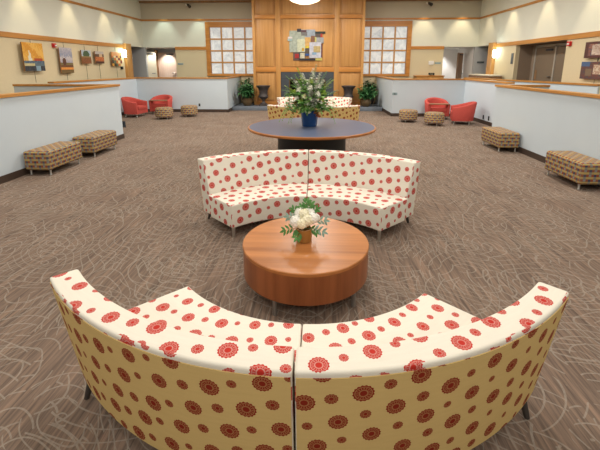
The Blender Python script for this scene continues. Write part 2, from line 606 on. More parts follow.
wall_pieces('wall_door_recess', [
    ((XR + .15, XR + .75, 15.5, 15.64, 0, BAND0), M['taupe']),
    ((XR + .15, XR + .75, 12.31, 12.45, 0, BAND0), M['taupe']),
    ((XR + .65, XR + .75, 12.45, 15.5, 0, BAND0), M['taupe']),
    ((XR + .15, XR + .75, 12.31, 15.64, BAND0, BAND0 + .1), M['taupe'])], 'taupe recess around the double doors in the right wall')

# oak bands and trims
sbox('trim_1', (XL, XL + .04, -4, 17.15, BAND0, BAND1), M['oakH'], 'broad oak band along the left wall above the pictures', 'trim')
sbox('trim_2', (XR - .04, XR, -4, 17.2, BAND0, BAND1), M['oakH'], 'broad oak band along the right wall above the doors', 'trim')
sbox('trim_3', (XL, XL + .04, -4, YF, TR0, TR1), M['oakH'], 'thin upper oak strip high on the left wall', 'trim')
sbox('trim_4', (XR - .04, XR, -4, YF, TR0, TR1), M['oakH'], 'thin upper oak strip high on the right wall', 'trim')
sbox('trim_5', (XL + .04, -3.0, YF - .04, YF, TR0, TR1), M['oakX'], 'thin upper oak strip on the far wall left of the fireplace', 'trim')
sbox('trim_6', (2.0, XR - .04, YF - .04, YF, TR0, TR1), M['oakX'], 'thin upper oak strip on the far wall right of the fireplace', 'trim')
sbox('trim_7', (-7.23, WLX, YF - .04, YF, BAND0, BAND1), M['oakX'], 'oak band on the far wall beside the left window', 'trim')
sbox('trim_8', (WRX, 6.15, YF - .04, YF, BAND0, BAND1), M['oakX'], 'oak band on the far wall beside the right window', 'trim')
sbox('trim_9', (XL - .05, XL + .14, 17.12, 17.6, 0, 3.0), M['oakZ'], 'upright oak post at the end of the left wall', 'trim')
sbox('trim_10', (XR - .14, XR + .05, 17.18, 17.66, 0, 3.0), M['oakZ'], 'upright oak post at the end of the right wall', 'trim')
sbox('trim_11', (XL, -3.0, YF - .10, YF, CZ - .10, CZ), M['doorbrown'], 'dark wood strip under the ceiling left of the fireplace', 'trim')
sbox('trim_12', (2.0, XR, YF - .10, YF, CZ - .10, CZ), M['doorbrown'], 'dark wood strip under the ceiling right of the fireplace', 'trim')

# windows with oak grids
def window(name, x0, x1, label, side):
    q = MB()
    s, r = 0.20, 0.25       # stile on the outer side, head rail
    d0, d1 = YF - .09, YF + .1
    q.box(x0, x1, d0, d1, WZ1 - r, WZ1)
    q.box(x0, x1, d0, d1, WZ0, WZ0 + .11)
    if side < 0:
        q.box(x0, x0 + s, d0, d1, WZ0 + .11, WZ1 - r)
        a, b = x0 + s, x1
    else:
        q.box(x1 - s, x1, d0, d1, WZ0 + .11, WZ1 - r)
        a, b = x0, x1 - s
    fr = tag(q.build(name, M['oakX']), label, 'window', kind='structure')
    za, zb = WZ0 + .11, WZ1 - r
    mun = MB()
    for i in range(1, 4):
        x = a + (b - a) * i / 4
        mun.box(x - .035, x + .035, YF - .05, YF + .06, za, zb)
        z = za + (zb - za) * i / 4
        mun.box(a, b, YF - .046, YF + .056, z - .035, z + .035)
    mun.build('window_grid', M['oakZ'], fr)
    for i in range(4):
        for j in range(4):
            p = MB()
            p.box(a + (b - a) * i / 4 + .033, a + (b - a) * (i + 1) / 4 - .033, YF + .0, YF + .02,
                  za + (zb - za) * j / 4 + .033, za + (zb - za) * (j + 1) / 4 - .033)
            p.build('window_pane', M['frost'], fr)
window('window_1', WLX, -3.06, 'large oak gridded window with frosted panes left of the fireplace', -1)
window('window_2', 1.98, WRX, 'large oak gridded window with frosted panes right of the fireplace', 1)

# half walls with oak caps and dark baseboards
HZ = 1.46
TH = 0.16
def half_wall(name, pts, label, cap_no, side_of, cap_label, base_label, base_side):
    """pts: polyline of the wall's visible face; the wall has thickness TH to one side (+1 = left of travel)"""
    P = [Vector((x, y)) for x, y in pts]
    def offset(dist):
        out = []
        for i, p in enumerate(P):
            if i == 0:
                n = (P[1] - P[0]).normalized()
                n = Vector((-n.y, n.x))
                out.append(p + n * dist)
            elif i == len(P) - 1:
                n = (P[i] - P[i - 1]).normalized()
                n = Vector((-n.y, n.x))
                out.append(p + n * dist)
            else:
                a = (P[i] - P[i - 1]).normalized()
                b = (P[i + 1] - P[i]).normalized()
                na, nb = Vector((-a.y, a.x)), Vector((-b.y, b.x))
                h = (na + nb).normalized()
                out.append(p + h * (dist / max(.3, h.dot(na))))
        return out
    def band(d0, d1, z0, z1, mat, nm, lab, cat):
        a, b = offset(d0), offset(d1)
        q = MB()
        for i in range(len(P) - 1):
            q.prism([(a[i].x, a[i].y), (a[i + 1].x, a[i + 1].y), (b[i + 1].x, b[i + 1].y), (b[i].x, b[i].y)], z0, z1)
        q.build
        return struct(nm, q, mat, lab, cat)
    s = side_of
    band(0, TH * s, 0, HZ, M['half'], name, label, 'wall')
    band(-.03 * s, (TH + .03) * s, HZ, HZ + .05, M['oakH'], 'trim_%d' % cap_no, cap_label, 'trim')
    band(-.015 * s, 0, 0, .13, M['base'], base_side, base_label, 'baseboard')

half_wall('wall_half_left', [(-5.48, -3.5), (-5.48, 10.15), (-8.35, 10.15)], 'pale half wall behind the two left benches', 13, 1,
          'oak cap on the half wall behind the left benches', 'dark baseboard below the left half wall', 'baseboard_left')
half_wall('wall_half_right', [(4.80, -3.5), (4.80, 10.4), (6.1, 10.4)], 'pale half wall behind the two right benches', 14, -1,
          'oak cap on the half wall behind the right benches', 'dark baseboard below the right half wall', 'baseboard_right')
half_wall('wall_nook_left', [(-8.38, 11.6), (-7.98, 16.3), (-3.95, 16.3), (-3.95, 19.18)], 'pale half wall around the left seating nook', 15, 1,
          'oak cap on the half wall of the left nook', 'dark baseboard in the left seating nook', 'baseboard_nook_left')
half_wall('wall_nook_right', [(5.90, 12.0), (5.82, 15.25), (3.0, 15.25), (2.93, 19.18)], 'pale half wall around the right seating nook', 16, -1,
          'oak cap on the half wall of the right nook', 'dark baseboard in the right seating nook', 'baseboard_nook_right')
half_wall('wall_diagonal_right', [(7.70, 10.75), (6.45, 17.0)], 'pale half wall slanting behind the right nook', 17, -1,
          'oak cap on the slanting half wall at right', 'dark baseboard below the slanting half wall', 'baseboard_diagonal')

# hearth platform
q = MB()
q.box(-3.93, 2.92, 16.98, 19.18, 0, .17)
q.bevel(.012, 2)
struct('hearth_platform', q, M['slate'], 'low grey slate hearth platform across the fireplace wall', 'hearth')

# ------------------------------------------------------------------ fireplace breast in oak panelling
FX0, FX1, FY = -3.06, 2.12, 17.95
fp = thing('fireplace', 'tall oak panelled chimney breast with dark tiled fireplace', 'fireplace', (-.47, FY, .17))
def fpart(name, boxes, m, bev=0.0, par=None):
    q = MB()
    for b in boxes:
        q.box(b[0] + .47, b[1] + .47, b[2] - FY, b[3] - FY, b[4] - .17, b[5] - .17)
    if bev:
        q.bevel(bev, 2)
    return q.build(name, m, par or fp)
ZA, ZB = 1.75, 4.19       # bottom and top of the middle panels
# carcass behind, with the firebox hole left open
OX0, OX1, OZ = -1.36, 0.36, 1.39
fpart('carcass', [(FX0, OX0, FY + .02, 19.18, .17, CZ), (OX1, FX1, FY + .02, 19.18, .17, CZ), (OX0, OX1, FY + .02, 19.18, OZ, CZ)], M['oakP'])
sx = [(-3.06, -2.94), (-1.98, -1.76), (0.75, 0.97), (2.0, 2.12)]
bx = []
for a, b in sx:
    bx.append((a, b, FY - .05, FY + .02, .17, CZ))
fpart('stile', [bx[0]], M['oakZ'], .008)
for b in bx[1:]:
    fpart('stile', [b], M['oakZ'], .008)
gaps = [(-2.94, -1.98), (-1.76, .75), (.97, 2.0)]
for a, b in gaps:
    fpart('rail', [(a, b, FY - .045, FY + .02, 4.12, 4.28)], M['oakX'], .008)
    fpart('rail', [(a, b, FY - .045, FY + .02, ZA - .02, ZA + .20)], M['oakX'], .008)
    fpart('raised_panel', [(a + .10, b - .10, FY - .02, FY + .02, 1.97, 4.09)], M['oakP'], .015)
    fpart('raised_panel', [(a + .10, b - .10, FY - .02, FY + .02, 4.34, 5.08)], M['oakP'], .015)
for a, b in (gaps[0], gaps[2]):
    fpart('raised_panel', [(a + .10, b - .10, FY - .02, FY + .02, .40, 1.62)], M['oakP'], .015)
    fpart('rail', [(a, b, FY - .045, FY + .02, .17, .34)], M['oakX'], .008)
fpart('tile_surround', [(-1.76, OX0, FY - .03, FY + .02, .17, ZA - .02), (OX1, .75, FY - .03, FY + .02, .17, ZA - .02),
                        (OX0, OX1, FY - .03, FY + .02, OZ, ZA - .02)], M['tile'])
fpart('firebox', [(OX0, OX1, 18.7, 18.75, .17, OZ), (OX0, OX0 + .03, FY, 18.7, .17, OZ), (OX1 - .03, OX1, FY, 18.7, .17, OZ),
                  (OX0, OX1, FY, 18.75, OZ - .03, OZ)], M['soot'])
fpart('brass_trim', [(OX0, OX0 + .04, FY - .04, FY, .17, OZ), (OX1 - .04, OX1, FY - .04, FY, .17, OZ), (OX0, OX1, FY - .04, FY, OZ - .04, OZ)], M['rim'])

# collage on the chimney breast
col = thing('wall_collage', 'mixed panel relief artwork hung above the fireplace', 'artwork', (-.59, FY - .02, 2.95))
def px_x(px):
    return (280 + px / 10.71 - 308) * .0465 - .47
def px_z(py):
    return 2.0 + (66 - (22 + py / 10.71)) * .0453
col_rects = [
    (100, 95, 265, 322, (176, 186, 172), .03), (195, 85, 375, 180, (160, 172, 186), .02), (183, 75, 225, 108, (58, 56, 64), .05),
    (225, 90, 282, 112, (96, 62, 70), .04), (265, 165, 325, 280, (222, 178, 108), .045), (185, 185, 268, 320, (208, 214, 186), .05),
    (330, 150, 372, 215, (138, 96, 72), .035), (375, 125, 435, 175, (96, 84, 78), .04), (375, 105, 482, 128, (38, 52, 48), .05),
    (432, 128, 452, 165, (192, 62, 44), .055), (375, 168, 465, 228, (164, 168, 172), .05), (372, 165, 388, 215, (206, 206, 120), .06),
    (315, 218, 440, 385, (204, 206, 220), .06), (358, 258, 432, 325, (196, 176, 122), .075), (345, 325, 390, 350, (136, 176, 206), .07),
    (268, 282, 315, 358, (92, 82, 70), .05), (270, 340, 315, 362, (52, 92, 160), .06), (272, 258, 312, 280, (232, 208, 60), .06),
    (140, 322, 270, 412, (106, 84, 78), .025), (160, 342, 202, 386, (178, 44, 44), .05), (200, 322, 245, 370, (70, 76, 80), .04),
    (215, 330, 265, 395, (212, 208, 186), .045), (205, 390, 380, 412, (46, 44, 48), .055), (380, 380, 450, 412, (200, 188, 100), .05),
    (440, 235, 455, 385, (110, 52, 44), .03), (85, 160, 130, 178, (226, 216, 216), .05), (82, 182, 130, 202, (176, 204, 206), .05),
    (235, 278, 258, 310, (226, 176, 52), .06), (225, 110, 290, 148, (120, 118, 118), .04)]
cmats = {}
for (a, b, c, d, colr, dep) in col_rects:
    q = MB()
    q.box(px_x(a) + .59, px_x(c) + .59, -dep, 0, px_z(d) - 2.95, px_z(b) - 2.95)
    if colr not in cmats:
        cmats[colr] = plain('collage_%d_%d_%d' % colr, tuple(int(v * .88) for v in colr), .6, var=.45, scale=11)
    q.build('panel', cmats[colr], col)

# ------------------------------------------------------------------ pictures
def picture(name, w, h, fn, label, loc, rz, cable=(0, 0), nx=22, ny=22, group=None):
    """canvas facing -Y in its own frame, base at its bottom edge centre"""
    t = thing(name, label, 'painting', loc, rz, group)
    q = MB()
    q.box(-w / 2, w / 2, -.035, 0, 0, h)
    q.build('canvas', M['edge'], t)
    bm = bmesh.new()
    cl = bm.loops.layers.color.new('paint')
    r = random.Random(hash(label) % 1000)
    r = random.Random(len(label) * 7 + int(w * 1000))
    for i in range(nx):
        for j in range(ny):
            x0, x1 = -w / 2 + w * i / nx, -w / 2 + w * (i + 1) / nx
            z0, z1 = h * j / ny, h * (j + 1) / ny
            f = bm.faces.new([bm.verts.new(c) for c in ((x0, -.036, z0), (x1, -.036, z0), (x1, -.036, z1), (x0, -.036, z1))])
            c = fn((i + .5) / nx, (j + .5) / ny, r)
            k = 1 + r.uniform(-.06, .06)
            lc = [min(1, v * k) for v in lin(c)[:3]] + [1]
            for lp in f.loops:
                # colour layers of this kind are stored as sRGB bytes
                lp[cl] = [(v * 12.92 if v <= .0031308 else 1.055 * v ** (1 / 2.4) - .055) for v in lc[:3]] + [1]
    me = bpy.data.meshes.new('painted_surface')
    bm.to_mesh(me)
    bm.free()
    me.materials.append(M['paint'])
    o = bpy.data.objects.new('painted_surface', me)
    COL.objects.link(o)
    o.parent = t
    if cable[0] or cable[1]:
        q = MB()
        q.tube((0, .012, h), (0, .012, h + cable[0]), .006, n=6)
        q.tube((0, .012, -cable[1]), (0, .012, h), .006, n=6)
        q.build('hanging_rod', M['darkleg'], t)
    return t

def sail(u, v, r):
    if v > .36:
        if .22 < u < .40 and v < .75 and abs(u - .31) < (.78 - v) * .25:
            return (222, 220, 196)
        if .5 < u < .9 and v < .44:
            return (170, 70, 40)
        return [(222, 164, 64), (214, 150, 54), (228, 178, 86)][int((u * 3 + v * 4 + r.random() * .8) % 3)]
    if v > .26:
        return [(70, 92, 116), (96, 116, 130)][int(r.random() * 2)]
    if v > .2:
        return (196, 186, 140) if u < .5 else (90, 110, 120)
    if .55 < u < .78:
        return (130, 160, 176)
    return [(44, 52, 60), (58, 66, 76)][int(r.random() * 2)]
def field(u, v, r):
    if (u - .32) ** 2 / .02 + (v - .45) ** 2 / .02 < 1 and v > .3:
        return (92, 58, 46)
    if v > .42:
        return [(170, 168, 182), (196, 190, 192), (150, 156, 176)][int((v * 7 + r.random()) % 3)]
    if v > .34:
        return (122, 108, 70)
    if v > .24:
        return (110, 74, 48)
    if v > .14:
        return (226, 150, 72)
    return (112, 92, 54)
def trees(u, v, r):
    if v > .55:
        return (66, 92, 66) if (u - .5) ** 2 / .12 + (v - .7) ** 2 / .07 < 1 else (176, 192, 204)
    if v > .45:
        return (150, 128, 82)
    return [(142, 88, 52), (120, 76, 46)][int(r.random() * 2)]
def barn(u, v, r):
    if v > .75:
        return (188, 180, 172)
    if v > .55:
        return (96, 70, 54) if u < .45 or u > .8 else (206, 178, 140)
    if v > .2:
        return [(190, 102, 52), (206, 130, 70), (160, 80, 44)][int(r.random() * 3)]
    return (82, 52, 40)
def mosaic(u, v, r):
    k = (int(u * 5) * 7 + int(v * 5) * 13) % 6
    if v > .72:
        return (226, 152, 70)
    return [(226, 168, 72), (58, 48, 42), (96, 116, 84), (214, 120, 60), (230, 214, 160), (128, 44, 48)][k]
def scrap(u, v, r):
    e = min(u, 1 - u, v, 1 - v)
    if e < .14:
        return (84, 48, 48)
    if .25 < u < .75 and .2 < v < .8:
        return [(206, 190, 174), (190, 170, 156), (168, 140, 126)][int((u * 5 + v * 4 + r.random()) % 3)]
    return [(120, 78, 72), (92, 82, 92), (150, 100, 84)][int(r.random() * 3)]
def scrap2(u, v, r):
    if u < .3 and v > .72:
        return (70, 96, 136)
    if .45 < u < .85 and .25 < v < .8:
        return [(208, 190, 168), (176, 142, 122)][int(r.random() * 2)]
    if .2 < u < .4 and .2 < v < .6:
        return (124, 104, 84)
    return [(110, 66, 60), (86, 70, 74)][int(r.random() * 2)]

LWX = XL + .06
G_ART = 'paintings hung along the left wall'
picture('painting', .84, .84, sail, 'large gold and blue sailboat painting, nearest of the left wall row', (LWX + .06, 11.36, 1.85), PI / 2, (.1, .35), group=G_ART)
picture('painting', .66, .86, field, 'tall pale sky over fields painting beside the red fire alarm', (LWX + .02, 12.93, 1.76), PI / 2, (.17, .25), group=G_ART)
picture('painting', .58, .49, trees, 'small painting of a green tree over a brown field', (LWX + .02, 14.10, 2.09), PI / 2, (.22, .6), group=G_ART)
picture('painting', .60, .47, barn, 'small painting of orange fields below a pale barn', (LWX + .02, 14.97, 2.10), PI / 2, (.22, .6), group=G_ART)
picture('painting', .82, .59, mosaic, 'yellow, black and orange abstract painting next to the oak post', (LWX + .02, 16.28, 2.0), PI / 2, (.2, .5), group=G_ART)
picture('painting', 1.05, .44, scrap, 'upper dark red and cream painting on the right wall', (XR - .06, 10.92, 2.22), -PI / 2, (.13, .1), group='paintings stacked on the right wall')
picture('painting', 1.10, .48, scrap2, 'lower brown painting with a blue corner on the right wall', (XR - .06, 10.94, 1.64), -PI / 2, (.1, .12), group='paintings stacked on the right wall')

# ------------------------------------------------------------------ small wall things
def alarm(label, loc, rz):
    t = thing('fire_alarm', label, 'fire alarm', loc, rz, 'fire alarms')
    q = MB()
    q.box(-.07, .07, -.08, 0, 0, .14)
    q.bevel(.012, 2)
    q.build('housing', M['alarm'], t)
    q = MB()
    q.box(-.02, .055, -.10, -.08, .04, .09)
    q.build('strobe_lens', M['lens'], t)
alarm('red fire alarm strobe on the left wall between paintings', (XL - .004, 12.50, 2.60), PI / 2)
alarm('red fire alarm strobe on the right wall beside the doors', (XR + .004, 12.27, 2.60), -PI / 2)

def plaque(name, b, m, label, cat, group=None):
    q = MB()
    q.box(*b)
    q.bevel(.004, 1)
    return tag(q.build(name, m), label, cat, group)
plaque('wall_sign', (-7.14, -6.86, YF - .02, YF, 2.06, 2.14), M['plaque'], 'small grey sign plaque on far wall left of the left window', 'sign', 'sign plaques')
plaque('wall_sign', (5.76, 6.05, YF - .02, YF, 2.10, 2.18), M['plaque'], 'small grey sign plaque beside the white panel on far wall', 'sign', 'sign plaques')
plaque('wall_sign', (7.80, 8.14, YF - .02, YF, 2.13, 2.22), M['dplaque'], 'narrow dark sign plaque on grey wall past the right corridor', 'sign', 'sign plaques')
plaque('wall_sign', (XR - .02, XR, 15.62, 15.78, 2.08, 2.5), M['dplaque'], 'upright grey sign plaque beside the right double doors', 'sign', 'sign plaques')
plaque('control_panel', (5.46, 5.70, YF - .05, YF + .004, 2.06, 2.24), M['white'], 'white wall control panel on tan far wall beside right window', 'control panel')
q = MB()
q.box(XL, XL + .08, 16.70, 16.84, 1.85, 1.98)
q.bevel(.01, 1)
tag(q.build('wall_intercom', M['black']), 'small black box on left wall below the abstract painting', 'wall box')

def sconce(label, loc, rz):
    t = thing('wall_sconce', label, 'lamp', loc, rz, 'wall sconces')
    q = MB()
    q.box(-.06, .06, -.04, 0, 0, .36)
    q.build('back_plate', M['rim'], t)
    q = MB()
    prof = [(.0, 0), (.06, .02), (.075, .08), (.075, .26), (.06, .33), (0, .35)]
    q.lathe(prof, 20, (0, -.10, 0))
    q.build('glass_shade', M['sconce'], t)
sconce('lit white sconce on the oak post at left', (XL + .10, 17.12, 2.38), 0)
sconce('lit white sconce on the oak post at right', (XR - .10, 17.18, 2.34), 0)

def outlet(label, loc, rz, w=.075, h=.12, m='outlet'):
    t = thing('wall_outlet', label, 'outlet', loc, rz, 'wall outlets')
    q = MB()
    q.box(-w / 2, w / 2, -.012, 0, 0, h)
    q.bevel(.004, 1)
    q.build('cover_plate', M[m], t)
    for a, b in ((.14, .42), (.58, .86)):
        q = MB()
        q.box(-.018, .018, -.016, -.012, h * a, h * b)
        q.build('socket', M['black'], t)
outlet('dark wall outlet low on the left nook wall right of ottoman', (-5.22, 16.3, .26), 0)
outlet('dark wall outlet on right nook side wall, further of the pair', (5.867, 13.42, .16), -PI / 2, .09, .15)
outlet('dark wall outlet on right nook side wall, nearer of the pair', (5.877, 13.02, .17), -PI / 2, .09, .15)
outlet('grey wall outlet on the planter end of the right nook wall', (3.09, 15.25, .86), 0, .2, .1, 'plaque')
outlet('dark blue floor level outlet on the left half wall end', (-5.56, 10.15 + .16, .28), PI, .16, .18, 'outlet')

def spotlight(label, x):
    t = thing('wall_spotlight', label, 'spotlight', (x, YF, 4.84), 0, 'wall spotlights')
    q = MB()
    q.tube((0, 0, .06), (0, -.16, .06), .02)
    q.build('arm', M['steel'], t)
    q = MB()
    q.tube((-.02, -.12, .10), (.12, -.26, -.02), .055, .075, 14)
    q.build('lamp_head', M['darkleg'], t)
    q = MB()
    q.tube((-.12, -.16, .10), (-.02, -.12, .06), .04, .04, 12)
    q.build('bracket', M['lens'], t)
spotlight('small wall spotlight high above the left sign plaque', -6.39)
spotlight('small wall spotlight high above the right control panel', 5.23)

# doors
def door(name, w, h, m, label, loc, rz, plate=False):
    o = MB()
    o.box(0, w, -.045, 0, 0, h)
    d = tag(o.build(name, m), label, 'door', kind='structure')
    d.location = loc
    d.rotation_euler = (0, 0, rz)
    q = MB()
    q.tube((w - .09, -.10, 1.62), (w - .09, -.045, 1.62), .02)
    q.tube((w - .09, -.10, 1.62), (w - .24, -.10, 1.62), .018)
    q.build('door_handle', M['pewter'], d)
    if plate:
        q = MB()
        q.box(.06, .18, -.055, -.045, 1.50, 1.85)
        q.build('push_plate', M['doorbrown'], d)
    q = MB()
    q.box(w - .5, w - .12, -.09, -.045, h - .12, h - .06)
    q.build('door_closer', M['outlet'], d)
    return d
door('door_1', .5, 2.72, M['doorcream'], 'cream door standing ajar in the left corridor', (-8.98, 19.62, 0), .3)
door('door_2', 1.0, 2.72, M['doorpink'], 'pale wood door lit by a downlight in left corridor', (-8.82, 20.8, 0), 0)
door('door_3', .76, 2.66, M['doorbrown'], 'brown wooden door standing open in the right corridor', (7.08, 19.9, 0), .9)
door('door_4', 1.15, 2.66, M['doortaupe'], 'further taupe leaf of the double doors in right wall recess', (XR + .63, 15.1, 0), -PI / 2, True)
door('door_5', 1.15, 2.66, M['doortaupe'], 'nearer taupe leaf of the double doors in right wall recess', (XR + .63, 13.87, 0), -PI / 2)
q = MB()
for y in (15.11, 13.88, 12.63):
    q.box(XR + .57, XR + .65, y, y + .08, 0, 2.74)
q.box(XR + .57, XR + .65, 12.63, 15.19, 2.68, 2.76)
struct('trim_18', q, M['frame'], 'grey metal frame of the right double doors', 'trim')
q = MB()
q.box(-8.92, -8.83, 20.55, 20.85, 0, 2.85)
struct('trim_19', q, M['doorbrown'], 'brown door jamb inside the left corridor', 'trim')

# cabinets whose tops show above the half walls
def cabinet(name, w, d, h, m, mt, label, loc, rz=0):
    t = thing(name, label, 'cabinet', loc, rz)
    q = MB()
    q.box(-w / 2, w / 2, -d / 2, d / 2, 0, h - .05)
    q.build('body', m, t)
    q = MB()
    q.box(-w / 2 - .03, w / 2 + .03, -d / 2 - .03, d / 2 + .03, h - .05, h)
    q.bevel(.008, 1)
    q.build('top', mt, t)
    for s in (-1, 1):
        q = MB()
        q.box(min(0, s * (w / 2 - .02)) + (.01 if s > 0 else 0), max(0, s * (w / 2 - .02)) - (.01 if s < 0 else 0), -d / 2 - .015, -d / 2, .08, h - .09)
        dd = q.build('door', m, t)
        q = MB()
        q.tube((s * .06, -d / 2 - .03, h * .6), (s * .06, -d / 2 - .03, h * .7), .008, n=8)
        q.build('handle', M['pewter'], dd)
    return t
cabinet('tall_cabinet', 2.2, .5, 1.635, M['doorbrown'], M['doorcream'], 'brown cabinet with pale top below the right sconce', (XR - .36, 17.25, 0), -PI / 2)
cabinet('counter_cabinet', 1.3, .5, 1.55, M['oakP'], M['oakX'], 'oak counter against tan far wall right of the right window', (5.42, YF - .32, 0), 0)
t = thing('desk_telephone', 'black desk telephone on the oak counter at far wall', 'telephone', (5.55, YF - .34, 1.55))
q = MB()
q.prism([(-.11, -.11), (.11, -.11), (.11, .11), (-.11, .11)], 0, .06)
q.bevel(.015, 1)
q.build('base', M['black'], t)
q = MB()
q.tube((-.12, .03, .10), (.12, .03, .10), .025)
q.ball((-.11, .03, .085), .04)
q.ball((.11, .03, .085), .04)
q.build('handset', M['black'], t)

# ------------------------------------------------------------------ pendant lamp
pl = thing('pendant_lamp', 'glowing shallow bowl pendant hanging from the ceiling', 'lamp', (-.34, 9.8, 3.49))
q = MB()
q.lathe([(0, 0), (.17, .02), (.33, .075), (.46, .17), (.53, .28), (.55, .36)], 40)
q.build('glass_bowl', M['bowl'], pl)
q = MB()
q.lathe([(.545, .34), (.58, .34), (.58, .39), (.545, .39)], 40)
q.build('rim', M['rim'], pl)
q = MB()
for k in range(3):
    a = 2 * PI * k / 3
    q.tube((.56 * math.cos(a), .56 * math.sin(a), .38), (.02 * math.cos(a), .02 * math.sin(a), 1.2), .008, n=6)
q.tube((0, 0, 1.15), (0, 0, CZ - 3.49), .014, n=8)
q.build('hanging_rod', M['rim'], pl)

# ------------------------------------------------------------------ curved sofas
Rto, Rti, Rsb, Rsf, Rbo = 2.000, 1.856, 1.710, 1.174, 1.905
ZT, ZS, ZR = .828, .414, .130
HALF = math.radians(45.8)
SEATHALF = math.radians(47.0)
def swept(prof, a0, a1, n, m, name, parent, bev=.014, end_uv=True, skip_uv=None):
    """closed profile (r,z) swept round Z from angle a0 to a1 measured from +Y; cloth UVs in metres"""
    q = MB()
    bm = q.bm
    rings = []
    for i in range(n + 1):
        a = a0 + (a1 - a0) * i / n
        rings.append([bm.verts.new((r * math.sin(a), r * math.cos(a), z)) for r, z in prof])
    L = [0]
    for k in range(len(prof)):
        p, w = prof[k], prof[(k + 1) % len(prof)]
        L.append(L[-1] + math.hypot(p[0] - w[0], p[1] - w[1]))
    for i in range(n):
        for k in range(len(prof)):
            k2 = (k + 1) % len(prof)
            f = bm.faces.new((rings[i][k], rings[i][k2], rings[i + 1][k2], rings[i + 1][k]))
            rr = 0.5 * (prof[k][0] + prof[k2][0])
            aa, ab = a0 + (a1 - a0) * i / n, a0 + (a1 - a0) * (i + 1) / n
            for lp, w in zip(f.loops, ((aa * rr, L[k]), (aa * rr, L[k + 1]), (ab * rr, L[k + 1]), (ab * rr, L[k]))):
                lp[q.uv].uv = (w[0] + .31, w[1] + .07)
    for ring in (rings[0], rings[-1]):
        f = bm.faces.new(ring)
        for lp in f.loops:
            c = lp.vert.co
            lp[q.uv].uv = (math.hypot(c.x, c.y) + .2, c.z + .33)
    if bev:
        q.bevel(bev, 3, 45)
    return q.build(name, m, parent, sharp=50)

def make_section(s):
    """one half of a curved sofa, spanning s*gap .. s*HALF"""
    g = .0022
    a0, a1 = s * g, s * HALF
    t = thing('sofa_section', 'x', 'sofa')
    sh = .008           # thickness of the tan outside panel
    swept([(Rbo, ZR), (Rsb - .05, ZR), (Rsb + .002, ZS - .02), (Rti, ZT), (Rto, ZT), (Rbo + (Rto - Rbo) * .97, ZT - .022)], a0, a1, 30, M['dots'], 'backrest', t, .016)
    swept([(Rbo - .004, ZR + .004), (Rbo + (Rto - Rbo) * .96 - .004, ZT - .028), (Rbo + (Rto - Rbo) * .96 + .004, ZT - .030), (Rbo + .005, ZR + .004)], a0 + s * .003, a1 - s * .003, 30, M['dots_tan'], 'outside_back_panel', t, 0)
    swept([(Rsf, ZR), (Rsf, ZS), (Rsb - .004, ZS), (Rsb - .055, ZR)], a0, s * SEATHALF, 26, M['dots'], 'seat', t, .016)
    for r, a, dr, da in ((Rsf + .035, a1 - s * .008, 0, 0), (Rsf + .05, a0 + s * .05, 0, 0), (Rbo - .035, a1 - s * .045, .045, s * .006), (Rbo - .04, a0 + s * .05, .045, 0)):
        q = MB()
        b = a + da
        q.tube(((r + dr) * math.sin(b), (r + dr) * math.cos(b), 0), (r * math.sin(a), r * math.cos(a), ZR + .02), .016, .024, 12)
        q.build('leg', M['steel'] if r < 1.5 else M['darkleg'], t)
    return t

G_S = 'curved sofa sections'
sA = make_section(1)
sB = make_section(-1)
SX, SY = -.108, 3.236
FXc, FYc = -.13, 12.88
rot = math.radians(.38)
def place(sec, label, loc, rz, first):
    if first:
        sec.location = loc
        sec.rotation_euler = (0, 0, rz)
        sec['label'] = label
        sec['group'] = G_S
        return sec
    return clone(sec, label, loc, rz, G_S)
# sA spans to +x of +Y; turned by pi it spans to -x of -Y
place(sA, 'right half of the dotted curved sofa facing us beyond the coffee table', (SX - .02, SY, 0), -rot * .6, True)
place(sB, 'left half of the dotted curved sofa facing us beyond the coffee table', (SX - .02, SY, 0), -rot * .6, True)
place(sA, 'left half of the nearest dotted curved sofa, tan back towards us', (SX + .028, SY, 0), PI + rot * -.4, False)
place(sB, 'right half of the nearest dotted curved sofa, tan back towards us', (SX + .028, SY, 0), PI + rot * -.4, False)
place(sA, 'right half of the white dotted sofa closest to the fireplace', (FXc, FYc, 0), 0, False)
place(sB, 'left half of the white dotted sofa closest to the fireplace', (FXc, FYc, 0), 0, False)
place(sA, 'left half of the tan backed sofa behind the blue round table', (FXc, FYc, 0), PI, False)
place(sB, 'right half of the tan backed sofa behind the blue round table', (FXc, FYc, 0), PI, False)

# ------------------------------------------------------------------ coffee table
ct = thing('coffee_table', 'round cherry wood drum coffee table between the curved sofas', 'table', (-.098, 3.178, 0))
CR, CT0, CT1 = .576, .150, .430
q = MB()
q.lathe([(0, CT1 - .03), (CR - .001, CT1 - .03), (CR, CT1 - .006), (CR - .006, CT1), (0, CT1)], 72)
q.build('top', M['cherryT'], ct)
q = MB()
q.lathe([(0, CT0), (CR - .004, CT0), (CR - .004, CT1 - .028)], 72)
q.build('drum', M['cherryS'], ct)
for a in (math.radians(244), math.radians(321), math.radians(64), math.radians(141)):
    q = MB()
    q.tube((.54 * math.cos(a), .54 * math.sin(a), 0), (.54 * math.cos(a), .54 * math.sin(a), CT0 + .01), .018, n=16)
    q.build('leg', M['pewter'], ct)

# ------------------------------------------------------------------ big round table
bt = thing('round_table', 'large round table with slate blue top and dark drum base', 'table', (-.114, 7.47, 0))
BR, BZ = 1.28, .818
q = MB()
q.lathe([(0, BZ - .03), (BR - .03, BZ - .03), (BR - .03, BZ), (0, BZ)], 96)
q.build('top', M['bluetop'], bt)
q = MB()
q.lathe([(BR - .03, BZ - .045), (BR - .008, BZ - .045), (BR, BZ - .032), (BR, BZ - .01), (BR - .01, BZ + .001), (BR - .03, BZ + .001)], 96)
q.build('wood_edge', M['cherryT'], bt)
q = MB()
q.lathe([(0, 0), (.69, 0), (.69, BZ - .03), (0, BZ - .03)], 64)
q.build('base', M['black'], bt)

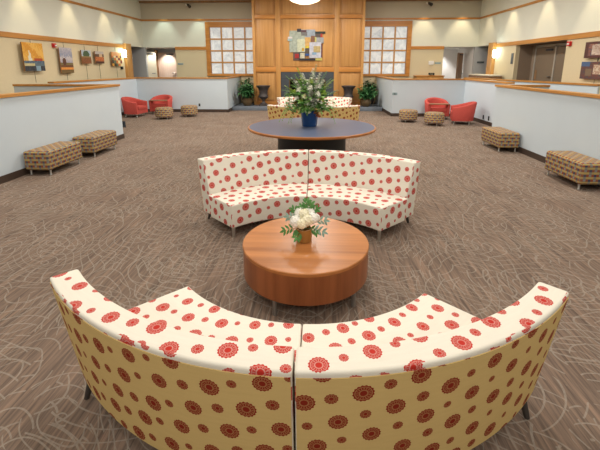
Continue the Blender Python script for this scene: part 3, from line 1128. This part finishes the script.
# ------------------------------------------------------------------ benches
def make_bench():
    t = thing('upholstered_bench', 'x', 'bench')
    q = MB()
    fs = q.box(-.245, .245, -.50, .50, .10, .465)
    q.bevel(.06, 5, 40)
    q.build('cushion', M['blocks'], t, sharp=60)
    for sx_ in (-1, 1):
        for sy_ in (-1, 1):
            q = MB()
            q.lathe([(0, 0), (.021, 0), (.021, .012), (.016, .02), (.018, .105), (0, .105)], 14, (sx_ * .19, sy_ * .42, 0))
            q.build('leg', M['steel'], t)
    return t
G_B = 'patterned benches along the half walls'
b0 = make_bench()
b0.location = (-5.185, 6.94, 0)
b0['label'] = 'patterned bench with steel legs at left, nearer of two'
b0['group'] = G_B
clone(b0, 'patterned bench with steel legs at left, further of two', (-5.185, 8.35, 0), 0)
clone(b0, 'patterned bench with steel legs at right, further of two', (4.52, 9.32, 0), 0)
clone(b0, 'patterned bench with steel legs at right, nearer and cut by frame', (4.52, 6.52, 0), 0)

# round ottomans
def make_ottoman():
    t = thing('round_ottoman', 'x', 'ottoman')
    q = MB()
    q.lathe([(0, .09), (.31, .09), (.33, .11), (.33, .39), (.31, .42), (.27, .435), (0, .44)], 40)
    q.build('cushion', M['blocks'], t)
    for k in range(4):
        a = PI / 4 + k * PI / 2
        q = MB()
        q.tube((.24 * math.cos(a), .24 * math.sin(a), 0), (.24 * math.cos(a), .24 * math.sin(a), .10), .018, n=10)
        q.build('leg', M['steel'], t)
    return t
G_O = 'round patterned ottomans in the nooks'
o0 = make_ottoman()
o0.location = (-5.93, 14.15, 0)
o0['label'] = 'round patterned ottoman in front of the left tablet armchair'
o0['group'] = G_O
clone(o0, 'round patterned ottoman near the outlet on left nook wall', (-5.21, 14.92, 0), .5)
clone(o0, 'round patterned ottoman nearest the planter in right nook', (3.33, 13.82, 0), .2)
clone(o0, 'round patterned ottoman in front of the right tablet armchair', (4.04, 13.05, 0), .9)

# ------------------------------------------------------------------ red tub armchairs (face -Y in their own frame)
def make_armchair(tablet):
    t = thing('tub_armchair', 'x', 'armchair')
    q = MB()
    bm = q.bm
    rings = []
    # plan: straight arm, half circle back, straight arm
    path = []
    for i in range(7):
        path.append((-1, 0, -.36 + .36 * i / 7))
    for i in range(25):
        t_ = -PI / 2 + PI * i / 24
        path.append((math.sin(t_), math.cos(t_), 0))
    for i in range(7):
        path.append((1, 0, -.36 * (i + 1) / 7))
    for sx_, cy_, yo in path:
        back = min(1, max(0, (yo + .36 + .42 * cy_) / .78))
        h = .60 + .19 * back ** 1.3
        flare = .015 + .05 * back
        ring = []
        for r_, z in ((.30, .30), (.315, h - .06), (.335, h - .012), (.36, h), (.40 + flare - .025, h - .008), (.40 + flare, h - .04), (.39, .13), (.30, .13)):
            ring.append(bm.verts.new((r_ * sx_, r_ * cy_ * .95 + yo, z)))
        rings.append(ring)
    n = len(rings) - 1
    m_ = len(rings[0])
    for i in range(n):
        for k in range(m_):
            f = bm.faces.new((rings[i][k], rings[i][(k + 1) % m_], rings[i + 1][(k + 1) % m_], rings[i + 1][k]))
            f.smooth = True
    for ring in (rings[0], rings[-1]):
        bm.faces.new(ring)
    q.build('back_shell', M['red'], t, sharp=55)
    q = MB()
    q.prism([(.295 * math.sin(a), .285 * math.cos(a) if math.cos(a) > -.3 else -.37) for a in [math.radians(x) for x in range(-108, 109, 9)]] + [(.28, -.38), (-.28, -.38)], .30, .43)
    q.bevel(.03, 3, 50)
    q.build('seat_cushion', M['red'], t, sharp=60)
    q = MB()
    q.box(-.30, .30, -.36, .2, .13, .30)
    q.bevel(.015, 2)
    q.build('seat_base', M['red'], t)
    for sx_, sy_ in ((-1, -1), (1, -1), (-1, 1), (1, 1)):
        q = MB()
        q.tube((sx_ * .27, sy_ * .25 - .03, 0), (sx_ * .24, sy_ * .23 - .03, .14), .016, .022, 10)
        q.build('leg', M['steel'], t)
    if tablet:
        q = MB()
        q.box(-.37, .37, -.42, -.16, .575, .605)
        q.bevel(.012, 2)
        tb = q.build('tablet', M['doorbrown'], t)
        tb['label'] = 'brown wooden writing tablet'
        q = MB()
        q.tube((.34, -.20, .50), (.34, -.20, .58), .018, n=10)
        q.build('pivot', M['darkleg'], tb)
    return t
G_A = 'red tub armchairs in the nooks'
a0 = make_armchair(True)
a0.location = (-6.66, 15.72, 0)
a0['label'] = 'red tub armchair with tablet against the left nook wall'
a0['group'] = G_A
clone(a0, 'red tub armchair with tablet against the right nook wall', (4.60, 14.72, 0), 0)
a1 = make_armchair(False)
a1.location = (-7.42, 14.75, 0)
a1.rotation_euler = (0, 0, PI / 2 - .1)
a1['label'] = 'red tub armchair seen from its side at left, cut by half wall'
a1['group'] = G_A
clone(a1, 'red tub armchair turned sideways beside the right half wall', (5.12, 13.42, 0), -PI / 2 - .25)

# ------------------------------------------------------------------ urns and plants on the hearth
def make_urn():
    t = thing('garden_urn', 'x', 'urn')
    q = MB()
    q.box(-.19, .19, -.19, .19, 0, .07)
    q.bevel(.01, 1)
    q.build('plinth', M['iron'], t)
    q = MB()
    q.lathe([(0, .07), (.16, .07), (.165, .10), (.10, .14), (.065, .20), (.06, .24), (.10, .28), (.09, .30), (.19, .36), (.235, .43), (.225, .48), (.20, .52), (.195, .60),
             (.21, .72), (.25, .82), (.31, .88), (.33, .91), (.33, .94), (.27, .94), (.24, .86), (0, .80)], 40)
    q.build('bowl', M['iron'], t)
    return t
u0 = make_urn()
u0.location = (-2.54, 17.52, .17)
u0['label'] = 'black cast iron urn on the hearth left of the fireplace'
u0['group'] = 'cast iron urns on the hearth'
clone(u0, 'black cast iron urn on the hearth right of the fireplace', (1.42, 17.53, .17), 0)

def potted(name, label, loc, pr, ph, pm, H, R, nl, seed, lm, L=.30, W=.07, group=None, wide=False, lim=(-9, 9, -9, 9)):
    r = random.Random(seed)
    t = thing(name, label, 'plant', loc, 0, group)
    q = MB()
    if wide:
        prof = [(0, 0), (pr * .6, 0), (pr * .95, ph * .35), (pr, ph * .6), (pr * .85, ph * .92), (pr * .9, ph), (pr * .8, ph), (pr * .78, ph * .9), (0, ph * .88)]
    else:
        prof = [(0, 0), (pr * .75, 0), (pr * .97, ph * .85), (pr * 1.03, ph * .87), (pr * 1.03, ph), (pr * .93, ph), (pr * .9, ph * .9), (0, ph * .88)]
    q.lathe(prof, 28)
    q.build('pot', pm, t)
    q = MB()
    q.lathe([(0, ph * .84), (pr * .8, ph * .885), (0, ph * .90)], 20)
    q.build('soil', M['soil'], t)
    st = MB()
    lf = MB()
    ns = max(8, nl // 14)
    for k in range(ns):
        a = r.uniform(0, 2 * PI)
        rr = R * math.sqrt(r.uniform(0, 1))
        hz = ph + (H - ph) * (1 - .55 * (rr / R) ** 1.5) * r.uniform(.65, 1.0)
        p0 = Vector((.4 * pr * r.uniform(-1, 1), .4 * pr * r.uniform(-1, 1), ph * .85))
        p2 = Vector((min(lim[1] - .05, max(lim[0] + .05, rr * math.cos(a))), min(lim[3] - .05, max(lim[2] + .05, rr * math.sin(a))), hz))
        p1 = Vector((p2.x * .45, p2.y * .45, p0.z + (p2.z - p0.z) * .65))
        prev = p0
        for i in range(1, 6):
            s = i / 5
            p = p0 * (1 - s) ** 2 + p1 * 2 * s * (1 - s) + p2 * s * s
            st.tube(prev, p, .006, .005, 5)
            if i >= 2:
                for _ in range(max(2, nl // ns // 4)):
                    b = r.uniform(0, 2 * PI)
                    d = Vector((math.cos(b), math.sin(b), r.uniform(-.35, .7)))
                    ll, lw = L * r.uniform(.6, 1.1), W * r.uniform(.7, 1.2)
                    e = p + d.normalized() * ll
                    if lim[0] < e.x < lim[1] and lim[2] < e.y < lim[3]:
                        lf.leaf(p, d, (0, 0, 1), ll, lw, r.uniform(.1, .5))
            prev = p
    st.build('stem', lm, t)
    lf.build('foliage', lm, t, sharp=180)
    return t
G_P = 'potted plants on the hearth'
potted('potted_plant', 'tall leafy plant in dark pot on hearth, far left', (-3.50, 18.5, .17), .24, .36, M['darkpot'], 1.45, .42, 360, 3, M['deep'], .30, .095, G_P, True, (-.38, .40, -.5, .6))
potted('potted_plant', 'leafy plant in bronze pot on hearth beside the left urn', (-3.30, 17.46, .17), .24, .36, M['bronze'], 1.08, .46, 380, 5, M['deep'], .30, .095, G_P, True, (-.58, .42, -.6, .42))
potted('potted_plant', 'bushy plant in dark pot on hearth, far right', (2.52, 18.45, .17), .24, .38, M['darkpot'], 1.3, .46, 360, 8, M['deep'], .30, .095, G_P, True, (-.37, .36, -.48, .6))
potted('potted_plant', 'leafy plant in wide bronze bowl on hearth beside right urn', (2.22, 17.38, .17), .25, .34, M['bronze'], 1.0, .52, 400, 11, M['deep'], .30, .095, G_P, True, (-.42, .60, -.6, .46))

# ------------------------------------------------------------------ large arrangement in cobalt pot
fa = thing('flower_arrangement', 'large white and green flower arrangement in cobalt blue pot', 'flowers', (-.16, 7.45, BZ + .001))
r = random.Random(21)
q = MB()
PH = .31
q.lathe([(0, 0), (.145, 0), (.15, .01), (.178, PH - .02), (.186, PH), (.168, PH), (.158, PH - .05), (0, PH - .06)], 8)
q.bevel(.004, 1, 30)
q.build('pot', M['bluepot'], fa, sharp=25)
O = Vector((0, 0, PH - .04))
def curve_pts(p0, p1, p2, n):
    out = []
    for i in range(n + 1):
        s = i / n
        out.append(p0 * (1 - s) ** 2 + p1 * 2 * s * (1 - s) + p2 * s * s)
    return out
fol = MB()
dk = MB()
for k in range(330):
    a = r.uniform(0, 2 * PI)
    e = r.uniform(-.02, 1.45)
    L = r.uniform(.18, .50)
    p = O + Vector((math.cos(a) * math.cos(e), math.sin(a) * math.cos(e), math.sin(e) * 1.15 + .1)) * L
    for _ in range(5):
        b = r.uniform(0, 2 * PI)
        (fol if r.random() < .6 else dk).leaf(p, (math.cos(b), math.sin(b), r.uniform(-.2, .9)), (0, 0, 1), r.uniform(.07, .15), r.uniform(.03, .055), .3)
# fern fronds and trailing sprays
tr = MB()
def frond(mb, pts, lw, lh, m=None):
    for i in range(len(pts) - 1):
        mb.tube(pts[i], pts[i + 1], .004, .003, 5, m)
        d = (pts[i + 1] - pts[i]).normalized()
        side = d.cross(Vector((0, 0, 1)))
        if side.length < .1:
            side = Vector((1, 0, 0))
        side.normalize()
        k = 1 - .6 * i / len(pts)
        for s in (-1, 1):
            mb.leaf(pts[i + 1], side * s + d * .7, (0, 0, 1), lw * k, lh * k, .15, m)
for k in range(26):
    a = 2 * PI * k / 26 + r.uniform(-.15, .15)
    R = r.uniform(.36, .58)
    if -2.6 < a - 2 * PI * (a > PI) < -1.9 or 2.5 < a < 4.1:
        R *= 1.12
    out = Vector((math.cos(a), math.sin(a), 0))
    drop = r.uniform(-.17, .10) if not 4.1 < a < 5.3 else r.uniform(.0, .14)
    frond(tr, curve_pts(O, O + out * R * .7 + Vector((0, 0, .32)), O + out * R + Vector((0, 0, drop)), 10), .085, .022)
for k in range(30):
    a = r.uniform(0, 2 * PI)
    R = r.uniform(.2, .56)
    out = Vector((math.cos(a), math.sin(a), 0))
    frond(fol, curve_pts(O, O + out * R * .3 + Vector((0, 0, .45)), O + out * R + Vector((0, 0, r.uniform(.35, .75))), 9), .09, .024)
fol.build('foliage', M['fern'], fa, sharp=180)
dk.build('dark_foliage', M['leaf'], fa, sharp=180)
tr.build('trailing_fern', M['fern'], fa, sharp=180)
# spikes: blossoms set round a stem
def spike(name, tip, bendp, m, n, size, start=.45):
    mb = MB()
    pts = curve_pts(O, bendp, tip, 24)
    for i in range(24):
        mb.tube(pts[i], pts[i + 1], .005, .004, 5, M['fern'])
    for i in range(int(24 * start), 25):
        p = pts[i]
        k = 1 - .6 * (i / 24 - start) / (1 - start)
        for _ in range(n):
            b = r.uniform(0, 2 * PI)
            mb.leaf(p, (math.cos(b), math.sin(b), r.uniform(.1, .8)), (0, 0, 1), size * k, size * .75 * k, .3, m)
    return mb.build(name, None, fa, sharp=180)
tips = [(-.12, -.10, .98), (.06, -.02, 1.10), (.17, .06, 1.0), (-.02, -.24, .84), (.22, -.12, .82), (.10, -.28, .70), (-.22, -.12, .80), (.02, -.32, .58), (.14, -.32, .46), (.05, -.34, .36)]
for x, y, z in tips:
    spike('white_flower_spike', O + Vector((x * 1.25, y * 1.1, z * .78)), O + Vector((x * .5, y * .7, z * .5)), M['petal'], 7, .10, .36)
for x, y, z in [(-.46, -.05, .66), (-.34, -.1, .86), (.44, -.02, .80), (.32, .05, 1.0), (-.24, .1, 1.10), (.12, .1, 1.16), (.52, -.1, .56)]:
    spike('green_flower_spike', O + Vector((x * 1.05, y, z * .80)), O + Vector((x * .45, y * .5, z * .55)), M['lime'] if r.random() < .5 else M['sage'], 5, .075, .45)
def rosette(name, c, rad, m, par, n=26):
    mb = MB()
    for i in range(n):
        z = 1 - 1.5 * (i + .5) / n
        s = math.sqrt(max(0, 1 - z * z))
        a = i * 2.39996
        d = Vector((s * math.cos(a), s * math.sin(a), z))
        mb.leaf(Vector(c) + d * rad * .3, d, (0.1, .2, 1), rad * .8, rad * .75, .35, m)
    mb.ball(c, rad * .6, 1, m)
    return mb.build(name, None, par, sharp=180)
for (x, y, z, m, s) in ((-.20, -.22, .46, 'petal', .06), (.18, -.20, .52, 'petal', .055), (-.02, -.30, .06, 'cream', .065), (-.16, -.26, .24, 'lime', .06), (.24, -.18, .28, 'lime', .055),
                        (-.27, -.14, .20, 'rust', .04), (.13, -.27, .03, 'rust', .05), (.16, -.22, -.03, 'rust', .045), (-.10, -.28, .34, 'cream', .06), (.03, -.22, .62, 'lime', .05), (.02, -.30, .50, 'petal', .06), (.16, -.30, .40, 'petal', .06), (-.24, -.24, .30, 'petal', .055), (.28, -.2, .40, 'lime', .06), (-.30, -.2, .42, 'lime', .055), (-.04, -.34, .22, 'petal', .06)):
    rosette('flower_head', O + Vector((x, y, z)), s, M[m], fa)

# ------------------------------------------------------------------ hydrangeas in gold vase on the coffee table
hv = thing('flower_vase', 'white hydrangea posy in gold cylinder vase on coffee table', 'flowers', (-.112, 3.175, CT1 + .001))
VH = .125
q = MB()
q.lathe([(0, 0), (.066, 0), (.070, .004), (.073, VH), (.068, VH), (.062, .02), (0, .02)], 32)
q.build('vase', M['gold'], hv)
def hydrangea(c, rad, m):
    mb = MB()
    n = 60
    for i in range(n):
        z = 1 - 1.7 * (i + .5) / n
        s = math.sqrt(max(0, 1 - z * z))
        a = i * 2.39996
        d = Vector((s * math.cos(a), s * math.sin(a), z))
        p = Vector(c) + d * rad * r.uniform(.86, 1.04)
        u = d.orthogonal().normalized()
        w = d.cross(u)
        ph = r.uniform(0, PI)
        for k in range(4):
            b = ph + k * PI / 2
            mb.leaf(p, u * math.cos(b) + w * math.sin(b) + d * .25, d, rad * .34, rad * .32, .15, m)
    mb.ball(c, rad * .86, 2, m)
    return mb.build('hydrangea_bloom', None, hv, sharp=180)
for x, y, z, rad, m in ((-.085, -.035, .175, .066, 'petal'), (-.045, .04, .235, .062, 'petal'), (.035, -.055, .20, .062, 'cream'), (.085, -.01, .205, .066, 'petal'), (.05, .05, .25, .058, 'petal'),
                        (-.02, -.075, .17, .056, 'cream'), (.0, 0, .245, .056, 'cream'), (.12, .03, .19, .05, 'petal')):
    hydrangea((x * .84, y * .84 - (.0 if z > .2 else .0), .125 + (z - .125) * .88 + .026), rad * .84, M[m])
lf = MB()
sg = MB()
V0 = Vector((0, 0, VH - .02))
for (x, y, z) in ((-.20, -.05, .12), (-.17, .02, .22), (.03, .06, .36), (.07, .03, .34), (.13, -.06, .12), (.22, 0, .20), (.20, -.08, .13), (-.03, .04, .31), (-.07, -.10, .08), (.13, .05, .29), (-.12, .05, .28)):
    tip = Vector((x * .82, y, z * .98))
    x *= .82
    pts = curve_pts(V0, Vector((x * .4, y * .4, z * .8 + .05)), tip, 6)
    mb = sg if (x > .12 or (x < -.12 and y > 0)) else lf
    for i in range(6):
        mb.tube(pts[i], pts[i + 1], .0025, .002, 5)
        if i > 2:
            d = (pts[i + 1] - pts[i]).normalized()
            for s in (-1, 1):
                sd = d.cross(Vector((0, -1, .3))).normalized() * s
                mb.leaf(pts[i + 1], sd + d * .8, (0, -1, .6), .055, .022, .2)
    mb.leaf(tip, tip - pts[-2], (0, -1, .6), .06, .024, .2)
for a in (-2.6, 2.8, .4, 1.5):
    lf.leaf(Vector((.05 * math.cos(a), .05 * math.sin(a), VH)), (math.cos(a), math.sin(a), -.5), (0, 0, 1), .09, .055, .3)
lf.build('leaf_spray', M['leaf'], hv, sharp=180)
sg.build('eucalyptus_sprig', M['sage'], hv, sharp=180)

# ------------------------------------------------------------------ lamps
def area(name, loc, size, power, colr, rot_=(0, 0, 0)):
    d = bpy.data.lights.new(name, 'AREA')
    d.shape = 'DISK'
    d.size = size
    d.energy = power
    d.color = colr
    o = bpy.data.objects.new(name, d)
    o.location = loc
    o.rotation_euler = rot_
    COL.objects.link(o)
def spot(name, loc, target, power, colr, ang=62, blend=.7, rad=.06):
    d = bpy.data.lights.new(name, 'SPOT')
    d.energy = power
    d.color = colr
    d.spot_size = math.radians(ang)
    d.spot_blend = blend
    d.shadow_soft_size = rad
    o = bpy.data.objects.new(name, d)
    o.location = loc
    v = Vector(target) - Vector(loc)
    o.rotation_euler = v.to_track_quat('-Z', 'Y').to_euler()
    COL.objects.link(o)
def point(name, loc, power, colr, rad=.1):
    d = bpy.data.lights.new(name, 'POINT')
    d.energy = power
    d.color = colr
    d.shadow_soft_size = rad
    o = bpy.data.objects.new(name, d)
    o.location = loc
    COL.objects.link(o)

NEUT = (1.0, .955, .89)
WARM = (1.0, .80, .52)
for y, p in ((-2.2, 88), (2.6, 64), (6.4, 90), (10.6, 130), (15.0, 152)):  # rearmost row is fill added behind the camera to brighten the near sofa backs
    for x in (-4.6, -.2, 4.2):
        area('ceiling_and_fill_light', (x, y, CZ - .08), .9, p, NEUT)
point('pendant_glow', (-.34, 9.8, 4.15), 25, (1, .88, .66), .2)
for y, p in ((9.2, 85), (11.4, 100), (13.5, 100), (15.8, 100), (18.0, 70)):
    spot('wall_washer', (XL + .55, y, CZ - .12), (XL + .12, y, 2.6), p * 1.1, (1, .80, .50), 50)
for y, p in ((9.2, 85), (11.4, 100), (13.7, 100), (16.0, 110), (18.1, 80)):
    spot('wall_washer', (XR - .55, y, CZ - .12), (XR - .12, y, 2.6), p * 1.1, WARM, 52)
for x, p, c in ((-7.7, 75, (.86, 1, .86)), (-5.9, 65, (.86, 1, .86)), (5.1, 105, WARM), (6.9, 130, WARM)):
    spot('wall_washer', (x, YF - .6, CZ - .12), (x, YF - .12, 2.6), p, c)
for x in (-2.4, -.42, 1.6):
    spot('hearth_washer', (x, FY - 1.6, CZ - .12), (x, FY, 2.2), 70, (1, .84, .58), 70)
point('sconce_glow', (XL + .30, 16.85, 2.6), 11, (.82, 1, .92), .08)
point('sconce_glow', (XR - .30, 16.9, 2.6), 11, (.88, 1, .90), .08)
spot('corridor_downlight_and_fill', (-8.5, 19.42, 2.85), (-8.6, 19.8, 1.0), 50, (1, .95, .86), 100)  # extra fill spot, added to brighten the ajar cream door
spot('corridor_downlight_and_fill', (-8.2, 20.3, 2.85), (-8.3, 20.8, 1.2), 100, (1, .92, .84), 95)
spot('corridor_downlight_and_fill', (6.5, 20.6, 2.85), (6.5, 21.4, 1.2), 120, (1, .96, .92), 95)

w = bpy.data.worlds.new('World')
sc.world = w
w.use_nodes = True
w.node_tree.nodes['Background'].inputs[0].default_value = (1.0, .95, .87, 1)
w.node_tree.nodes['Background'].inputs[1].default_value = .48

# ------------------------------------------------------------------ camera
cd = bpy.data.cameras.new('camera')
cam = bpy.data.objects.new('camera', cd)
COL.objects.link(cam)
PITCH = math.radians(12.4)
YAW = math.atan(18 * math.cos(PITCH) / 373.0)
cam.location = (0, 0, 2.0)
cam.rotation_euler = (PI / 2 - PITCH, 0, YAW)
cd.sensor_fit = 'HORIZONTAL'
cd.sensor_width = 36
cd.lens = 373.0 / 600.0 * 36
cd.shift_x = 0
cd.shift_y = -(225 - 148) / 600.0
cd.clip_start = .05
sc.camera = cam

sc.view_settings.view_transform = 'Standard'
sc.view_settings.look = 'None'
sc.view_settings.gamma = 1
sc.view_settings.use_curve_mapping = False
sc.view_settings.exposure = 0.0
sc.cycles.use_denoising = True
sc.cycles.max_bounces = 8
sc.cycles.sample_clamp_indirect = 6
